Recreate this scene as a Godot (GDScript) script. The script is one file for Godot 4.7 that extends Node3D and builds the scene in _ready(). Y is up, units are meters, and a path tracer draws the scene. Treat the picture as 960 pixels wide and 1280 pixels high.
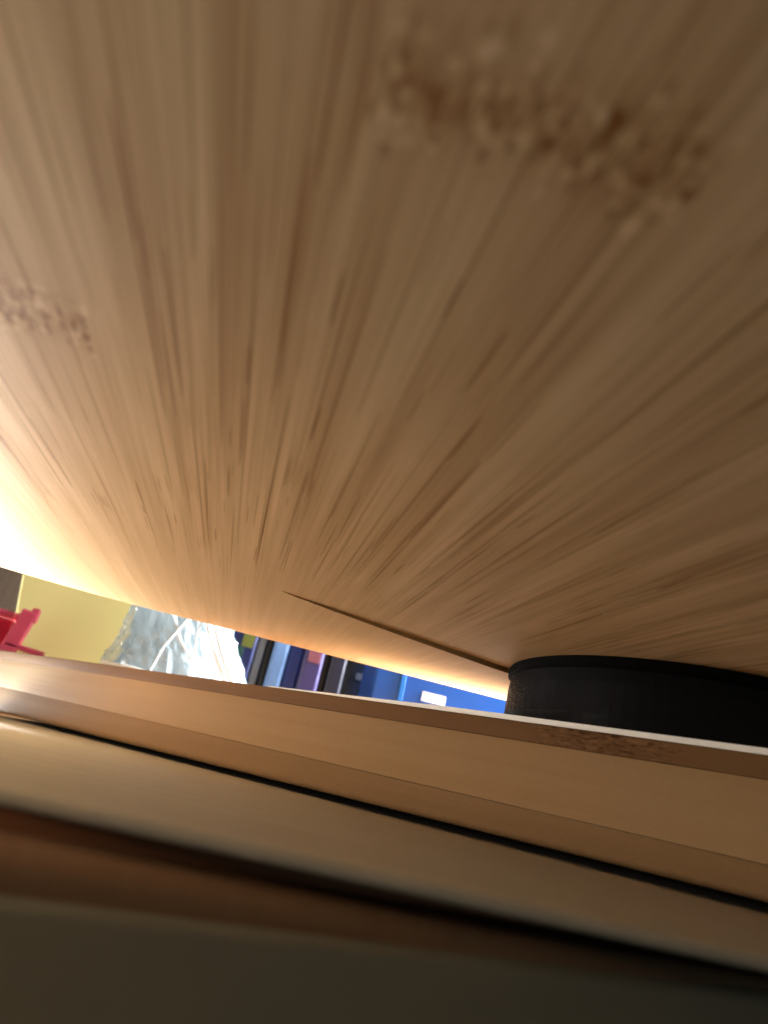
extends Node3D

# A close look into the low gap between two bamboo boards on a desk. Metres, y up.
# MM: all sizes below are in millimetres and scaled once.
const MM := 0.001

var rng := RandomNumberGenerator.new()
var used := {}


func _ready() -> void:
	rng.seed = 4177
	setup_camera()
	setup_light()
	build_desk()
	build_lower_board()
	build_upper_board()
	build_foot()
	build_background()


# ---------------------------------------------------------------- camera, light

func setup_camera() -> void:
	var cam := Camera3D.new()
	cam.name = "camera"
	var a := CameraAttributesPhysical.new()
	a.frustum_focal_length = 15.64
	a.frustum_focus_distance = 0.145
	a.frustum_near = 0.004
	a.frustum_far = 20.0
	a.exposure_aperture = 16.5
	cam.attributes = a
	cam.transform = Transform3D(Basis(Vector3(0.9516, 0.2133, 0.2213), Vector3(-0.2768, 0.9077, 0.3153), Vector3(-0.1336, -0.3613, 0.9228)).orthonormalized(), Vector3(0, 60, 0) * MM)
	add_child(cam)
	cam.current = true


func area(called: String, at: Vector3, look: Vector3, size: Vector2, energy: float, color: Color) -> void:
	var l := AreaLight3D.new()
	l.name = called
	l.area_size = size
	l.light_energy = energy
	l.light_color = color
	l.area_range = 12.0
	l.area_attenuation = 2.0
	l.shadow_enabled = true
	add_child(l)
	l.look_at_from_position(at, look, Vector3.UP if absf((look - at).normalized().y) < 0.95 else Vector3.FORWARD)


func setup_light() -> void:
	var we := WorldEnvironment.new()
	we.name = "environment"
	var e := Environment.new()
	e.background_mode = Environment.BG_COLOR
	e.background_color = Color(0.08, 0.08, 0.07)
	e.tonemap_mode = Environment.TONE_MAPPER_LINEAR
	e.tonemap_exposure = 1.2
	e.sdfgi_enabled = true
	e.ssao_enabled = true
	e.ssil_enabled = true
	we.environment = e
	add_child(we)
	# a window to the left behind, and the bright room above the far end of the boards
	area("window_light", Vector3(-0.44, -0.10, -0.68), Vector3(-0.04, 0.09, -0.12), Vector2(0.34, 0.28), 1.6, Color(0.97, 0.98, 1.0))
	area("low_window_light", Vector3(-0.44, -0.33, -0.62), Vector3(-0.04, 0.09, -0.12), Vector2(0.34, 0.36), 4.6, Color(0.93, 0.97, 1.0))
	area("ceiling_light", Vector3(0.58, 0.37, -0.42), Vector3(0.0, 0.07, -0.30), Vector2(0.34, 0.26), 7.3, Color(0.97, 0.98, 1.0))
	area("side_light", Vector3(-1.2, 0.075, -0.06), Vector3(0.05, 0.07, -0.12), Vector2(0.24, 0.10), 0.36, Color(1.0, 0.97, 0.93))
	area("room_light", Vector3(0.3, 0.08, 0.6), Vector3(0.0, 0.04, -0.1), Vector2(0.3, 0.1), 0.017, Color(0.95, 1.0, 0.92))


# ---------------------------------------------------------------- helpers

func numbered(called: String) -> String:
	var n: int = used.get(called, 0)
	used[called] = n + 1
	return called if n == 0 else "%s_%03d" % [called, n]


func thing(called: String, label: String, category: String, at := Vector3.ZERO, group := "") -> Node3D:
	var o := Node3D.new()
	o.name = numbered(called)
	o.position = at * MM
	o.set_meta("label", label)
	o.set_meta("category", category)
	if group:
		o.set_meta("group", group)
	add_child(o)
	return o


func part(called: String, mesh: Mesh, mat: Material, parent: Node3D, at := Vector3.ZERO) -> MeshInstance3D:
	var m := MeshInstance3D.new()
	m.name = called
	m.mesh = mesh
	m.material_override = mat
	m.position = at * MM
	parent.add_child(m, true)
	return m


func st() -> SurfaceTool:
	var s := SurfaceTool.new()
	s.begin(Mesh.PRIMITIVE_TRIANGLES)
	return s


func vtx(s: SurfaceTool, p: Vector3, uv: Vector2) -> void:
	s.set_uv(uv)
	s.add_vertex(p * MM)


# a, b, c, d clockwise seen from the front
func quad(s: SurfaceTool, a: Vector3, b: Vector3, c: Vector3, d: Vector3, ua := Vector2.ZERO, ub := Vector2.ZERO, uc := Vector2.ZERO, ud := Vector2.ZERO) -> void:
	vtx(s, a, ua); vtx(s, b, ub); vtx(s, c, uc)
	vtx(s, a, ua); vtx(s, c, uc); vtx(s, d, ud)


func done(s: SurfaceTool) -> ArrayMesh:
	s.generate_normals()
	return s.commit()


# a box with rounded edges of radius r, w x h x d around the origin
func round_box(w: float, h: float, d: float, r: float, n := 3) -> ArrayMesh:
	var s := st()
	s.set_smooth_group(0)
	var half := Vector3(w, h, d) / 2.0
	for axis in 3:
		for sgn in [-1.0, 1.0]:
			var ax := Vector3.ZERO
			ax[axis] = sgn
			var bx := Vector3.ZERO
			bx[(axis + 1) % 3] = 1.0
			var cx := ax.cross(bx)
			var hb: float = half[(axis + 1) % 3]
			var hc: float = half[(axis + 2) % 3]
			var fb := edge_steps(hb, r, n)
			var fc := edge_steps(hc, r, n)
			for i in fb.size() - 1:
				for j in fc.size() - 1:
					var q := []
					for k in [[0, 0], [0, 1], [1, 1], [1, 0]]:
						var p: Vector3 = ax * half[axis] + bx * fb[i + k[0]] + cx * fc[j + k[1]]
						var inner := p.clamp(-half + Vector3.ONE * r, half - Vector3.ONE * r)
						var nrm := (p - inner).normalized()
						q.append([inner + nrm * r, nrm, Vector2((fb[i + k[0]] + hb) / (2 * hb), (fc[j + k[1]] + hc) / (2 * hc))])
					for k in [0, 1, 2, 0, 2, 3]:
						s.set_normal(q[k][1])
						vtx(s, q[k][0], q[k][2])
	return s.commit()


func edge_steps(h: float, r: float, n: int) -> PackedFloat32Array:
	var f := PackedFloat32Array()
	for i in n + 1:
		f.append(-h + r * (1.0 - cos(PI / 2 * i / n) if false else float(i) / n))
	for i in n + 1:
		f.append(h - r + r * float(i) / n)
	return f


# profile of (radius, y), turned about y
func lathe(profile: Array, seg := 72) -> ArrayMesh:
	var s := st()
	s.set_smooth_group(-1)
	for i in profile.size() - 1:
		var a: Vector2 = profile[i]
		var b: Vector2 = profile[i + 1]
		for k in seg:
			var t0 := TAU * k / seg
			var t1 := TAU * (k + 1) / seg
			var e0 := Vector3(cos(t0), 0, sin(t0))
			var e1 := Vector3(cos(t1), 0, sin(t1))
			quad(s, e0 * a.x + Vector3.UP * a.y, e0 * b.x + Vector3.UP * b.y, e1 * b.x + Vector3.UP * b.y, e1 * a.x + Vector3.UP * a.y,
				Vector2(float(k) / seg, 0), Vector2(float(k) / seg, 1), Vector2(float(k + 1) / seg, 1), Vector2(float(k + 1) / seg, 0))
	return done(s)


func tube(pts: Array, r: float, flat := 1.0, seg := 7) -> ArrayMesh:
	var s := st()
	s.set_smooth_group(1)
	var rings := []
	for i in pts.size():
		var dir: Vector3 = (pts[mini(i + 1, pts.size() - 1)] - pts[maxi(i - 1, 0)]).normalized()
		var x := dir.cross(Vector3(0.1, 0.2, 1)).normalized()
		var y := dir.cross(x)
		var ring := []
		for k in seg:
			var t := TAU * k / seg
			ring.append(pts[i] + x * cos(t) * r + y * sin(t) * r * flat)
		rings.append(ring)
	for i in rings.size() - 1:
		for k in seg:
			var k1 := (k + 1) % seg
			quad(s, rings[i][k], rings[i + 1][k], rings[i + 1][k1], rings[i][k1])
	return done(s)


func mat(c: Color, rough := 0.6, spec := 0.5) -> StandardMaterial3D:
	var m := StandardMaterial3D.new()
	m.albedo_color = c
	m.roughness = rough
	m.metallic_specular = spec
	return m


# ---------------------------------------------------------------- bamboo

# How dark each spot of a bamboo lamella is: fibres run down the picture.
# nodes: [v centre mm, v spread mm, u from 0..1, u to 0..1]
func bamboo_image(w: int, h: int, wide: float, long: float, lines: int, depth: float, nodes: Array, light: Color, dark: Color) -> Image:
	var d := PackedFloat32Array()
	d.resize(w * h)
	# slow tone, per fibre and along it
	var blocks := 12
	var lane := PackedFloat32Array()
	lane.resize(w * (blocks + 1))
	var broad := FastNoiseLite.new()
	broad.seed = rng.randi()
	broad.frequency = 1.0
	broad.fractal_octaves = 3
	for k in blocks + 1:
		for x in w:
			var u := x * wide / w
			lane[k * w + x] = 0.20 * broad.get_noise_2d(u * 0.25, k * 0.3) + 0.07 * broad.get_noise_2d(u * 1.4 + 50, k * 0.6) + 0.035 * broad.get_noise_2d(u * 6.0 + 90, k * 1.2)
	for y in h:
		var f := float(y) / h * blocks
		var k := int(f)
		var t := f - k
		var calm := 1.0 - 0.6 * smoothstep(150.0, 200.0, y * long / h)
		var o := y * w
		var a := k * w
		var b := a + w
		for x in w:
			d[o + x] = 0.15 + (lane[a + x] * (1.0 - t) + lane[b + x] * t) * calm
	# fibre bundles: dark hair lines, single and in small flocks
	var sx := w / wide
	var sy := h / long
	var made := 0
	while made < lines:
		var flock := 1 if rng.randf() < 0.9 else rng.randi_range(3, 7)
		var cu := rng.randf() * wide
		var cv := rng.randf() * long
		var tone := (0.15 + 0.85 * rng.randf() ** 1.6) * depth * (1.0 if flock == 1 else 0.55)
		var length := (6.0 + 70.0 * rng.randf() ** 2.5) if flock == 1 else rng.randf_range(8.0, 24.0)
		for i in flock:
			made += 1
			var u := cu + (i - flock * 0.5) * rng.randf_range(0.4, 0.6)
			var half := length * rng.randf_range(0.35, 0.6)
			var v0 := cv + rng.randf_range(-0.25, 0.25) * length - half
			var thick := rng.randf_range(0.05, 0.14) if rng.randf() < 0.96 else rng.randf_range(0.14, 0.28)
			var lean := rng.randf_range(-0.006, 0.006)
			var y0 := maxi(0, int(v0 * sy))
			var y1 := mini(h - 1, int((v0 + 2.0 * half) * sy))
			for y in range(y0, y1):
				var t := (y / sy - v0) / (2.0 * half)
				var px := (u + lean * (t - 0.5) * 2.0 * half) * sx
				var s := tone * sin(PI * clampf(t, 0, 1)) ** 0.5 * (1.0 - 0.85 * smoothstep(158.0, 200.0, y / sy))
				var wpx := thick * sx
				for x in range(maxi(0, int(px - wpx - 1)), mini(w, int(px + wpx + 2))):
					d[y * w + x] += s * clampf(1.0 - (absf(x + 0.5 - px) - wpx * 0.5) / (wpx * 0.5 + 0.6), 0.0, 1.0)
	# the nodes: a ragged band of dark pits, lighter swirls and torn fibre ends
	for nd in nodes:
		var count: int = int(105 * (nd[3] - nd[2]) * wide / 17.0 * nd[1] / 3.0)
		for i in count * 3:
			var u: float = lerpf(nd[2], nd[3], rng.randf()) * wide
			var v: float = nd[0] + nd[1] * (rng.randf() + rng.randf() - 1.0) * 1.1 + 0.6 * sin(u * 0.9)
			var ru := rng.randf_range(0.10, 0.36)
			var rv := ru * rng.randf_range(1.0, 3.8)
			var s := 0.08 + 0.34 * rng.randf() ** 2.5 if i % 3 else -rng.randf_range(0.1, 0.25)
			if i % 3 == 0:
				ru *= 1.8
			for y in range(maxi(0, int((v - rv) * sy)), mini(h, int((v + rv) * sy) + 1)):
				for x in range(maxi(0, int((u - ru) * sx)), mini(w, int((u + ru) * sx) + 1)):
					var q := ((x + 0.5) / sx - u) ** 2 / (ru * ru) + ((y + 0.5) / sy - v) ** 2 / (rv * rv)
					if q < 1.0:
						d[y * w + x] += s * (1.0 - q)
		for y in range(maxi(0, int((nd[0] - nd[1] * 2) * sy)), mini(h, int((nd[0] + nd[1] * 2) * sy))):
			var band := exp(-(((y / sy - nd[0]) / nd[1]) ** 2) * 1.5) * 0.16
			for x in range(int(nd[2] * w), int(nd[3] * w)):
				d[y * w + x] += band
	var out := PackedByteArray()
	out.resize(w * h * 3)
	for i in w * h:
		var t := clampf(d[i], 0.0, 1.0)
		var r := rng.randf() * 0.02 - 0.01
		out[i * 3] = int(255.0 * clampf(lerpf(light.r, dark.r, t) + r, 0, 1))
		out[i * 3 + 1] = int(255.0 * clampf(lerpf(light.g, dark.g, t) + r, 0, 1))
		out[i * 3 + 2] = int(255.0 * clampf(lerpf(light.b, dark.b, t) + r, 0, 1))
	return Image.create_from_data(w, h, false, Image.FORMAT_RGB8, out)


func bamboo(w: int, h: int, wide: float, long: float, lines: int, depth: float, nodes: Array, light: Color, dark: Color, relief := 0.002, rough := 0.55, spec := 0.09) -> StandardMaterial3D:
	var tex := ImageTexture.create_from_image(bamboo_image(w, h, wide, long, lines, depth, nodes, light, dark))
	var m := mat(Color.WHITE, rough, spec)
	m.albedo_texture = tex
	m.heightmap_enabled = true
	m.heightmap_texture = tex
	m.heightmap_scale = relief
	return m


# ---------------------------------------------------------------- upper board

const SLIT_U := 2.4

func slit_v(u: float) -> float:
	return 134.7 + (u - SLIT_U) * 0.3004


func far_v(u: float) -> float:
	return 215.0 - 0.006 * pow(maxf(0.0, -35.0 - u), 2.0)


func opening(u: float) -> float:   # how far the glue line has opened: none left of SLIT_U
	return clampf((u - SLIT_U) / 50.0, 0.0, 1.0) ** 0.6


func under_y(u: float, v: float, beyond: bool) -> float:
	var y := 90.0 + 0.000355 * pow(maxf(0.0, v - 150.0), 2.0)
	if beyond:
		var t := clampf((v - slit_v(u)) / 42.0, 0.0, 1.0)
		y -= 0.95 * opening(u) * (1.0 - t * t * (3.0 - 2.0 * t))
	return y


func strip_mesh(u0: float, u1: float) -> ArrayMesh:
	var s := st()
	s.set_smooth_group(1)
	var cols := [u0, u0 + 0.12]
	for i in range(1, 8):
		cols.append(lerpf(u0, u1, i / 8.0))
	if u0 < SLIT_U and u1 > SLIT_U:
		cols.append(SLIT_U)
		cols.append(SLIT_U + 1.5)
		cols.append(SLIT_U + 4.0)
		cols.sort()
	cols.append(u1 - 0.12)
	cols.append(u1)
	var na := 14
	var nb := 10
	var grid := []
	for u in cols:
		var lift := 0.012 if u == u0 or u == u1 else 0.0
		var line := []
		for i in na + 1:
			var v := lerpf(-60.0, slit_v(u), i / float(na))
			line.append(Vector3(u, under_y(u, v, false) + lift, -v))
		var gap := opening(u) * 1.1
		line.append(Vector3(u, under_y(u, slit_v(u), false) + 2.5 * minf(1.0, opening(u) * 20), -slit_v(u) - 0.001))
		line.append(Vector3(u, under_y(u, slit_v(u), false) + 2.5 * minf(1.0, opening(u) * 20), -slit_v(u) - gap))
		var vf := far_v(u) - 3.0
		for i in nb + 1:
			var v := lerpf(slit_v(u) + gap + 0.001, vf, i / float(nb))
			line.append(Vector3(u, under_y(u, v, true) + lift, -v))
		var ye := under_y(u, vf, true) + lift
		for i in range(1, 6):
			var t := PI / 2 * i / 5
			line.append(Vector3(u, ye + 3.0 * (1 - cos(t)), -vf - 3.0 * sin(t)))
		line.append(Vector3(u, 103.0, -vf - 3.0))
		grid.append(line)
	for i in cols.size() - 1:
		for j in grid[0].size() - 1:
			var a: Vector3 = grid[i][j]
			var b: Vector3 = grid[i][j + 1]
			var c: Vector3 = grid[i + 1][j + 1]
			var e: Vector3 = grid[i + 1][j]
			# sharp at the slit
			s.set_smooth_group((1 if j < na else (2 + j - na if j < na + 3 else 9)) + (20 if i == 0 else (40 if i == cols.size() - 2 else 0)))
			var f := func(p: Vector3) -> Vector2: return Vector2((p.x - u0) / (u1 - u0), (-p.z + 60.0 + maxf(0, p.y - 94.0)) / 290.0)
			quad(s, a, e, c, b, f.call(a), f.call(e), f.call(c), f.call(b))
	return done(s)


func build_upper_board() -> void:
	var o := thing("upper_bamboo_board", "large glued bamboo board overhead, seen from below, fanning wood grain and a thin dark slit", "board")
	var edges := [-133.0, -116.0, -99.0, -82.0, -65.0, -48.0, -31.0, -14.5, -1.9, 15.2, 32.0, 49.0, 66.0, 83.0, 100.0, 117.0, 134.0, 151.0, 168.0, 185.0, 202.0]
	var mats := []
	for i in edges.size() - 1:
		var u0: float = edges[i]
		var u1: float = edges[i + 1]
		var nodes := []
		if i == 6:
			nodes = [[114.0, 4.5, 0.0, 0.6]]
		elif i == 8:
			nodes = [[82.0, 3.5, 0.0, 1.0]]
		elif i == 7:
			nodes = [[20.0, 2.0, 0.0, 1.0]]
		elif i < 6 or i > 12:
			nodes = [[rng.randf_range(20, 120), 2.0, 0.0, 1.0]]
		var shade := rng.randf_range(-0.015, 0.015)
		var light := Color(0.935 + shade, 0.79 + shade, 0.595 + shade)
		var dark := Color(0.48, 0.28, 0.11)
		var m := bamboo(256, 1024, u1 - u0, 290.0, 340, 0.44, nodes, light, dark)
		mats.append(m)
		part("strip", strip_mesh(u0, u1), m, o)
	var plain: StandardMaterial3D = mats[4]
	part("top_panel", round_box(335, 3, 275, 0.8), plain, o, Vector3(34.5, 104.0, -77.5))
	part("side_edge", round_box(3, 13, 272, 0.8), plain, o, Vector3(-134.6, 97.0, -74))
	part("side_edge", round_box(3, 13, 272, 0.8), plain, o, Vector3(203.6, 97.0, -74))
	# a few crumbs of dust that cling to the wood beside the foot
	var dust := SurfaceTool.new()
	dust.begin(Mesh.PRIMITIVE_TRIANGLES)
	var crumb := round_box(0.26, 0.12, 0.2, 0.05, 1)
	for i in 26:
		var u := rng.randf_range(38.0, 75.0)
		var v := rng.randf_range(58.0, 105.0)
		var b := Basis(Vector3.UP, rng.randf() * TAU).scaled(Vector3.ONE * rng.randf_range(0.4, 1.1))
		dust.append_from(crumb, 0, Transform3D(b, Vector3(u, 89.97, -v) * MM))
	part("dust", dust.commit(), mat(Color(0.80, 0.76, 0.70), 0.9), o).set_meta("kind", "stuff")


# ---------------------------------------------------------------- lower board

const EDGE_A := Vector3(-76.2, 0, -292.9)
const EDGE_DIR := Vector3(0.6046, 0, 0.7965)
const EDGE_IN := Vector3(0.7965, 0, -0.6046)    # from the front edge into the board

# a long ply: profile in (inward, y), from s0 to s1 along the front edge
func ply_mesh(s0: float, s1: float, y0: float, y1: float, r_low: float, r_high: float, deep: float, taper := 0.0) -> ArrayMesh:
	var s := st()
	var prof := [Vector2(deep, y0)]
	for i in 5:
		var t := PI / 2 * i / 4
		prof.append(Vector2(r_low * (1 - sin(t)), y0 + r_low * (1 - cos(t))))
	prof.append(Vector2(0, lerpf(y0 + r_low, y1 - r_high, 0.5)))
	for i in 5:
		var t := PI / 2 * i / 4
		prof.append(Vector2(r_high * (1 - cos(t)), y1 - r_high * (1 - sin(t))))
	prof.append(Vector2(deep, y1))
	var at := func(a: float, p: Vector2) -> Vector3: return EDGE_A + EDGE_DIR * a + EDGE_IN * p.x + Vector3.UP * (p.y + (y1 - p.y) / (y1 - y0) * taper * (a - 110.0))
	var uv := func(a: float, p: Vector2) -> Vector2: return Vector2((p.y - y0) / (y1 - y0) * 0.9 + p.x * 0.01, (a - s0) / (s1 - s0))
	var n := 40
	for i in n:
		var a0 := lerpf(s0, s1, float(i) / n)
		var a1 := lerpf(s0, s1, float(i + 1) / n)
		for j in prof.size():
			var p: Vector2 = prof[j]
			var q: Vector2 = prof[(j + 1) % prof.size()]
			s.set_smooth_group(1 if j > 0 and j < prof.size() - 2 else -1)
			quad(s, at.call(a1, p), at.call(a0, p), at.call(a0, q), at.call(a1, q), uv.call(a1, p), uv.call(a0, p), uv.call(a0, q), uv.call(a1, q))
	for side in [s0, s1]:
		s.set_smooth_group(-1)
		for j in range(1, prof.size() - 1):
			vtx(s, at.call(side, prof[0]), Vector2.ZERO)
			vtx(s, at.call(side, prof[j + (0 if side == s0 else 1)]), Vector2.RIGHT)
			vtx(s, at.call(side, prof[j + (1 if side == s0 else 0)]), Vector2.ONE)
	return done(s)


func build_lower_board() -> void:
	var o := thing("lower_bamboo_board", "lower bamboo board of three glued layers, its front edge crossing below the gap", "board")
	var s0 := -150.0
	var s1 := 300.0
	var light := Color(0.66, 0.55, 0.41)
	var top_m := bamboo(64, 1024, 4.5, s1 - s0, 60, 0.16, [[378.0, 13.0, 0.0, 1.0], [60.0, 9.0, 0.0, 1.0]], Color(0.51, 0.38, 0.25), Color(0.24, 0.14, 0.06), 0.004, 0.65, 0.2)
	var mid_m := bamboo(128, 1024, 11.5, s1 - s0, 120, 0.18, [], light, Color(0.45, 0.28, 0.13), 0.003, 0.62, 0.2)
	var low_m := bamboo(64, 1024, 6.0, s1 - s0, 60, 0.18, [], Color(0.56, 0.45, 0.32), Color(0.36, 0.25, 0.15), 0.003, 0.65, 0.2)
	part("ply", ply_mesh(s0, s1, 71.75, 75.2, 0.12, 0.3, 170.0), top_m, o)
	part("ply", ply_mesh(s0, s1, 60.35, 71.7, 0.12, 0.12, 170.0), mid_m, o)
	part("ply", ply_mesh(s0, s1, 53.1, 60.3, 1.6, 0.12, 170.0, 0.0172), low_m, o)
	var black := mat(Color(0.05, 0.05, 0.05), 0.7)
	for k in [[-120.0, 25.0], [270.0, 25.0], [-120.0, 145.0], [270.0, 145.0]]:
		var at: Vector3 = EDGE_A + EDGE_DIR * k[0] + EDGE_IN * k[1]
		part("foot_pad", lathe([Vector2(0, 0), Vector2(8, 0), Vector2(8, 1.5), Vector2(0, 1.5)], 24), black, o, at + Vector3.UP * (51.6 + 0.0172 * (k[0] - 110.0)))
	# the thin white sheet that lies on it
	var s := st()
	s.set_smooth_group(-1)
	var n := 24
	for i in n:
		var a0 := lerpf(138.0, 296.0, float(i) / n)
		var a1 := lerpf(138.0, 296.0, float(i + 1) / n)
		var h0 := 0.2 + 0.75 * clampf((a0 - 138.0) / 60.0, 0, 1)
		var h1 := 0.2 + 0.75 * clampf((a1 - 138.0) / 60.0, 0, 1)
		var f0 := EDGE_A + EDGE_DIR * a0 - EDGE_IN * 0.15
		var f1 := EDGE_A + EDGE_DIR * a1 - EDGE_IN * 0.15
		var lo := Vector3.UP * 75.204
		var b0 := EDGE_A + EDGE_DIR * a0 + EDGE_IN * 165.0
		var b1 := EDGE_A + EDGE_DIR * a1 + EDGE_IN * 165.0
		quad(s, f1 + lo, f0 + lo, f0 + lo + Vector3.UP * h0, f1 + lo + Vector3.UP * h1)
		quad(s, f1 + lo + Vector3.UP * h1, f0 + lo + Vector3.UP * h0, b0 + lo + Vector3.UP * h0, b1 + lo + Vector3.UP * h1)
		quad(s, f0 + lo, f1 + lo, b1 + lo, b0 + lo)
	var sheet := part("white_sheet", done(s), mat(Color(0.98, 0.97, 0.94), 0.35), self)
	sheet.set_meta("label", "thin white sheet on the lower bamboo board, a bright line under the black foot")
	sheet.set_meta("category", "sheet")


func build_foot() -> void:
	var o := thing("round_black_foot", "short black round foot between the two bamboo boards, at the right", "foot", Vector3(95.5, 76.16, -138.0))
	var black := mat(Color(0.10, 0.098, 0.105), 0.7, 0.15)
	var grit := NoiseTexture2D.new()
	grit.width = 256
	grit.height = 256
	grit.seamless = true
	var gn := FastNoiseLite.new()
	gn.seed = 5
	gn.frequency = 0.06
	gn.fractal_octaves = 4
	grit.noise = gn
	black.roughness_texture = grit
	black.roughness = 1.0
	black.uv1_scale = Vector3(6, 1, 1)
	part("body", lathe([Vector2(0, 0), Vector2(36.6, 0), Vector2(37.6, 0.8), Vector2(37.9, 3.0), Vector2(37.7, 9.0), Vector2(37.4, 11.6)], 96), black, o)
	part("rim", lathe([Vector2(30.0, 11.6), Vector2(37.6, 11.6), Vector2(38.15, 12.1), Vector2(38.2, 13.4), Vector2(37.9, 13.82), Vector2(0, 13.82)], 96), mat(Color(0.07, 0.065, 0.06), 0.8, 0.1), o)


# ---------------------------------------------------------------- desk

func build_desk() -> void:
	var desk := thing("bamboo_desk", "blurred pale desk top with a rounded front edge in the foreground", "desk", Vector3(0, 54.52, 0))
	desk.rotation = Vector3(-0.0137, 0, 0.0104)   # the boards do not lie quite level on it
	var top_m := bamboo(256, 1024, 120.0, 450.0, 160, 0.15, [], Color(0.68, 0.67, 0.65), Color(0.50, 0.46, 0.39), 0.003, 0.65, 0.2)
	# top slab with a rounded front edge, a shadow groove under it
	part("desk_top", slab(-53.0, 334.0, -1.1, 0.0, 0.54, -97.0, 600.0, 0.13), top_m, desk)
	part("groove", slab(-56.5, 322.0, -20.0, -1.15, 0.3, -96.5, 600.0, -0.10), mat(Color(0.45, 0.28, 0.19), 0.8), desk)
	var d := thing("drawer_front", "blurred grey drawer front with a brown top edge, at the bottom of the photo", "drawer", Vector3(0, 54.52, -50.0))
	d.rotation = Vector3(0, deg_to_rad(6), 0.0104)
	part("rail", slab(0.0, 8.0, -8.0, -3.3, 1.7, -90.0, 420.0), bamboo(64, 512, 8.0, 200.0, 60, 0.3, [], Color(0.52, 0.43, 0.37), Color(0.30, 0.21, 0.16)), d)
	var p := part("front_panel", slab(0.6, 6.0, -250.0, 0.0, 0.9, -80.0, 420.0), mat(Color(0.47, 0.46, 0.43), 0.6), d, Vector3(0, -5.3, 0))
	p.rotation.z = deg_to_rad(1.5)


# a slab whose front edge lies at z = front and that runs back, edge rounded by r
func slab(front: float, deep: float, y0: float, y1: float, r: float, left: float, right: float, skew := 0.0) -> ArrayMesh:
	var s := st()
	var prof := [Vector2(front - deep, y0)]
	for i in 7:
		var t := PI / 2 * i / 6
		prof.append(Vector2(front - r * (1 - sin(t)), y0 + r * (1 - cos(t))))
	for i in 7:
		var t := PI / 2 * i / 6
		prof.append(Vector2(front - r * (1 - cos(t)), y1 - r * (1 - sin(t))))
	prof.append(Vector2(front - deep, y1))
	for j in prof.size():
		var p: Vector2 = prof[j]
		var q: Vector2 = prof[(j + 1) % prof.size()]
		s.set_smooth_group(1 if j > 0 and j < prof.size() - 2 else -1)
		var xs := [left, right] if skew == 0.0 else [left, -60.0, 0.0, 60.0, right]
		for k in xs.size() - 1:
			var x0: float = xs[k]
			var x1: float = xs[k + 1]
			var z0 := skew * clampf(x0, -60.0, 60.0)
			var z1 := skew * clampf(x1, -60.0, 60.0)
			var t0 := (x0 - left) / (right - left) * 2.2
			var t1 := (x1 - left) / (right - left) * 2.2
			quad(s, Vector3(x0, p.y, p.x + z0), Vector3(x0, q.y, q.x + z0), Vector3(x1, q.y, q.x + z1), Vector3(x1, p.y, p.x + z1),
				Vector2(p.x / 120, t0), Vector2(q.x / 120, t0), Vector2(q.x / 120, t1), Vector2(p.x / 120, t1))
	for side in [left, right]:
		s.set_smooth_group(-1)
		for j in range(1, prof.size() - 1):
			for k in ([0, j + 1, j] if side == left else [0, j, j + 1]):
				vtx(s, Vector3(side, prof[k].y, prof[k].x + skew * clampf(side, -60.0, 60.0)), Vector2.ZERO)
	return done(s)


# ---------------------------------------------------------------- things behind

func build_background() -> void:
	var shelf := thing("back_shelf", "plain wooden shelf under the crate, card and books behind the boards, barely seen", "shelf")
	part("board", slab(-400.0, 410.0, 40.0, 52.8, 2.0, -208.0, 600.0), mat(Color(0.70, 0.58, 0.44), 0.5), shelf)
	# wall
	var wall := part("wall", round_box(1600, 700, 20, 2), mat(Color(0.42, 0.36, 0.30), 0.9), self, Vector3(0, 390, -815))
	wall.set_meta("kind", "structure")
	# brown cabinet side at the far left
	var cab := thing("brown_wooden_panel", "grey brown wooden panel standing behind the red crate, far left of the gap", "panel", Vector3(-214, 52.8, -660))
	part("board", round_box(76, 260, 16, 1.5), bamboo(128, 256, 76.0, 260.0, 120, 0.3, [], Color(0.28, 0.24, 0.205), Color(0.20, 0.165, 0.135)), cab, Vector3(0, 130, 0))
	# yellow card leaning behind the bag
	var card := thing("yellow_cardboard", "plain yellow cardboard sheet behind the red crate and the plastic bag", "cardboard", Vector3(-112, 50.0, -606))
	card.rotation.z = deg_to_rad(12)
	part("sheet", round_box(130, 240, 5, 0.8), mat(Color(0.74, 0.70, 0.43), 0.75), card, Vector3(0, 134, 0))
	build_crate()
	build_bag()
	build_books()


func build_crate() -> void:
	var o := thing("red_plastic_crate", "pinkish red plastic crate cut by the left edge of the photo", "crate", Vector3(-170, 52.8, -453))
	var red := mat(Color(1.0, 0.38, 0.49), 0.4)
	var deep := mat(Color(0.90, 0.13, 0.30), 0.45)
	part("wall", round_box(62, 46, 2.5, 0.8), deep, o, Vector3(-6, 23.5, -3))
	part("wall", round_box(2.5, 46, 20, 0.8), deep, o, Vector3(24, 23.5, -14))
	part("floor", round_box(62, 2.5, 22, 0.8), deep, o, Vector3(-6, 1.5, -14))
	part("rim", round_box(62, 4.5, 7, 1.6), red, o, Vector3(-6, 49.5, -1.5))
	part("rim", round_box(5, 4.5, 24, 1.6), red, o, Vector3(24, 49.5, -15))
	var post := part("post", round_box(9.5, 54, 5, 1.2), red, o, Vector3(30, 27.5, 3))
	post.rotation.z = deg_to_rad(-9)
	part("lug", round_box(5, 9, 4, 1.2), red, o, Vector3(37.0, 52, 3))
	part("flange", round_box(24, 3.5, 5, 1.2), red, o, Vector3(39, 31.5, 3)).rotation.z = deg_to_rad(-4)


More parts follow.
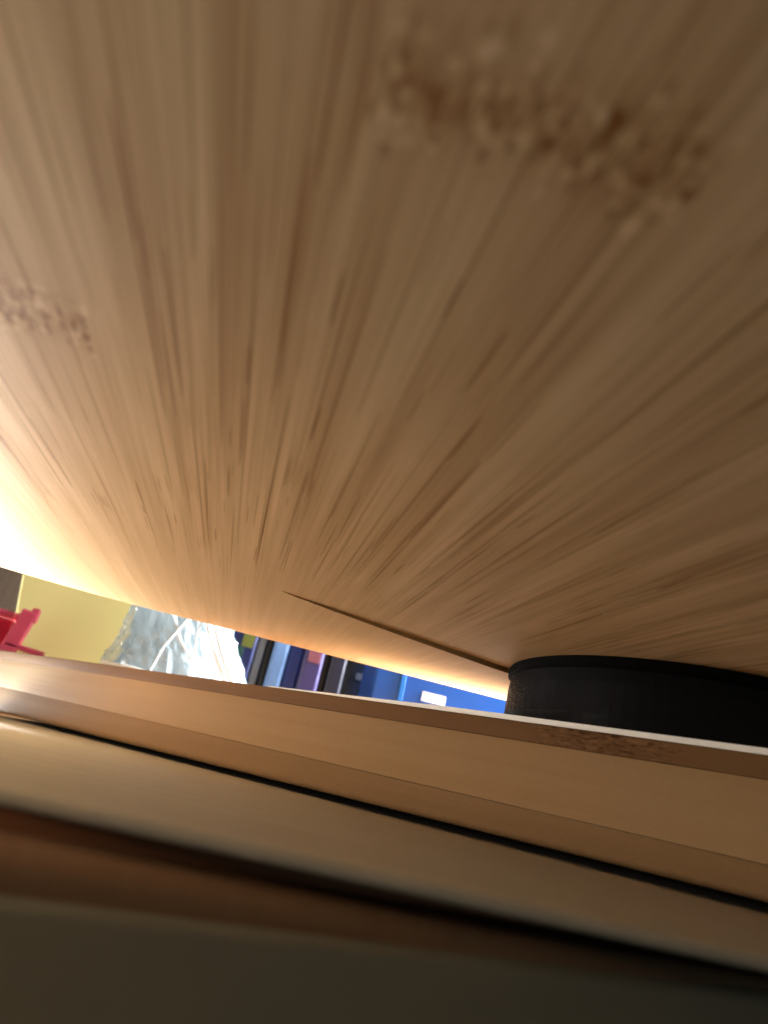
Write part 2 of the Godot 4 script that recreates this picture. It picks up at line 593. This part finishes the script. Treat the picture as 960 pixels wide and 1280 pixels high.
func build_bag() -> void:
	var o := thing("clear_plastic_bag", "crumpled clear plastic bag with white strands, between the yellow cardboard and the books", "bag", Vector3(-30, 75.3, -345))
	var film := mat(Color(0.85, 0.93, 0.97, 0.30), 0.16)
	film.metallic_specular = 0.35
	film.transparency = BaseMaterial3D.TRANSPARENCY_ALPHA
	film.cull_mode = BaseMaterial3D.CULL_DISABLED
	var lining := mat(Color(0.68, 0.75, 0.78), 0.7)
	lining.backlight_enabled = true
	lining.backlight = Color(0.75, 0.80, 0.82)
	var noise := FastNoiseLite.new()
	noise.seed = 12
	noise.frequency = 1.0
	noise.fractal_octaves = 3
	noise.fractal_type = FastNoiseLite.FRACTAL_RIDGED
	var nt := 90
	var np := 44
	for layer in 2:
		var s := st()
		s.set_smooth_group(-1)
		var grid := []
		for j in np + 1:
			var ring := []
			for i in nt:
				var t := TAU * i / nt
				var h := float(j) / np
				var prof := (0.62 + 0.45 * pow(1.0 - h, 2.4)) * (1.0 if h < 0.85 else sqrt(maxf(0.02, 1.0 - pow((h - 0.85) / 0.15, 2.0))))
				var e := Vector3(cos(t), h * 1.8, sin(t))
				var k := noise.get_noise_3dv(e * 1.6 + Vector3.ONE * layer * 9.0) * 0.10 + noise.get_noise_3dv(e * Vector3(4.5, 1.6, 4.5)) * (0.07 if layer == 0 else 0.10)
				var r := (1.0 if layer == 0 else 0.84) * prof * (0.97 + k)
				ring.append(Vector3(35.5 * r * cos(t) + 2.5 - 17.0 * h, h * (66.0 - layer * 8.0) * (1.0 + 0.1 * k), 24.0 * r * sin(t)))
			grid.append(ring)
		for j in np:
			for i in nt:
				var i1 := (i + 1) % nt
				quad(s, grid[j][i], grid[j + 1][i], grid[j + 1][i1], grid[j][i1])
		part("film" if layer == 0 else "lining", done(s), film if layer == 0 else lining, o)
	var white := mat(Color(0.93, 0.95, 0.95), 0.45)
	var strands := [
		[Vector3(-14, 44, 16), Vector3(-9, 34, 17), Vector3(-2, 22, 20), Vector3(8, 13, 23), Vector3(20, 8.5, 24), Vector3(31, 7, 22)],
		[Vector3(6, 42, 14), Vector3(12, 31, 17), Vector3(18, 21, 20), Vector3(25, 11, 22), Vector3(32, 4, 22)],
		[Vector3(3, 42, 15), Vector3(9, 30, 18), Vector3(15, 20, 20), Vector3(22, 10, 22), Vector3(28, 3, 22)],
		[Vector3(1, 40, 16), Vector3(-4, 28, 19), Vector3(-8, 18, 21), Vector3(-10, 6, 24)],
		[Vector3(5, 38, 16), Vector3(4, 28, 18), Vector3(6, 18, 21), Vector3(13, 9, 23)],
		[Vector3(-32, 5, 18), Vector3(-18, 5, 24), Vector3(0, 4, 26), Vector3(18, 4, 25), Vector3(34, 3, 20)],
	]
	for i in strands.size():
		part("strand", tube(strands[i], [0.7, 1.2, 1.0, 0.5, 0.5, 1.0][i], 0.4), white, o)


func build_books() -> void:
	# left side u, width, depth offset, colour, label
	var rows := [
		[-14.0, 17.0, 0.0, Color(0.08, 0.14, 0.38), "dark navy spine with a yellow green patch, first in the row beside the plastic bag"],
		[3.3, 5.2, -3.0, Color(0.55, 0.58, 0.62), "thin pale grey spine between the navy spine and a black one"],
		[8.8, 4.4, -4.0, Color(0.03, 0.035, 0.05), "very thin black spine between pale grey and light blue"],
		[13.4, 9.6, 0.0, Color(0.50, 0.66, 0.88), "light sky blue spine in the row behind the gap"],
		[23.2, 9.4, -2.0, Color(0.13, 0.22, 0.52), "medium blue spine between light blue and purple"],
		[32.8, 12.6, 1.0, Color(0.30, 0.26, 0.47), "purple spine with an orange pink dot"],
		[45.6, 4.0, -3.0, Color(0.03, 0.03, 0.05), "narrow black spine right of the purple one"],
		[49.8, 10.2, 0.0, Color(0.17, 0.17, 0.22), "dark grey spine between two black ones"],
		[60.2, 24.0, -1.0, Color(0.025, 0.028, 0.035), "broad black spine with a faint grey mark, beside the blue case"],
	]
	for r in rows:
		var o := thing("book", r[4], "book", Vector3(r[0] + r[1] / 2.0, 52.8, -420.0 + r[2]), "books and cases in a row behind the gap")
		var m := mat(r[3], 0.35)
		part("cover", book_cover(r[1], 180.0, 130.0), m, o)
		part("pages", round_box(r[1] - 1.6, 174, 122, 0.2, 1), mat(Color(0.85, 0.82, 0.74), 0.8), o, Vector3(0, 90, -68))
		if r[4].begins_with("dark navy"):
			part("patch", round_box(7, 9, 0.4, 0.15, 1), mat(Color(0.46, 0.49, 0.17), 0.5), o, Vector3(3, 66, 0.3))
			part("patch", round_box(5, 14, 0.4, 0.15, 1), mat(Color(0.08, 0.30, 0.26), 0.5), o, Vector3(-1, 54, 0.3))
		elif r[4].begins_with("purple"):
			part("dot", round_box(7.5, 6.5, 0.4, 0.19, 2), mat(Color(0.62, 0.36, 0.40), 0.5), o, Vector3(0, 65.5, 0.3))
		elif r[4].begins_with("broad"):
			part("mark", round_box(6, 4, 0.4, 0.15, 1), mat(Color(0.25, 0.27, 0.29), 0.5), o, Vector3(-2, 61, 0.3))
	var c := thing("blue_case", "bright blue case with a small white label, right end of the gap", "case", Vector3(113, 52.8, -362))
	part("body", round_box(90, 120, 40, 1.5), mat(Color(0.02, 0.28, 0.60), 0.35), c, Vector3(0, 60, -20))
	part("label", round_box(13.5, 5, 0.5, 0.2, 1), mat(Color(0.92, 0.93, 0.95), 0.5), c, Vector3(-10.5, 52.0, 0.25))
	part("ridge", round_box(3, 118, 1.2, 0.5, 2), mat(Color(0.10, 0.42, 0.75), 0.35), c, Vector3(-29, 60, 0.3))


# spine and two boards
func book_cover(w: float, h: float, d: float) -> ArrayMesh:
	var s := SurfaceTool.new()
	s.begin(Mesh.PRIMITIVE_TRIANGLES)
	var spine := round_box(w, h, 5.0, minf(w * 0.32, 2.4), 4)
	var side := round_box(0.7, h, d, 0.2, 1)
	s.append_from(spine, 0, Transform3D(Basis(), Vector3(0, h / 2, -2.5) * MM))
	s.append_from(side, 0, Transform3D(Basis(), Vector3(-w / 2 + 0.35, h / 2, -d / 2 - 1) * MM))
	s.append_from(side, 0, Transform3D(Basis(), Vector3(w / 2 - 0.35, h / 2, -d / 2 - 1) * MM))
	return s.commit()
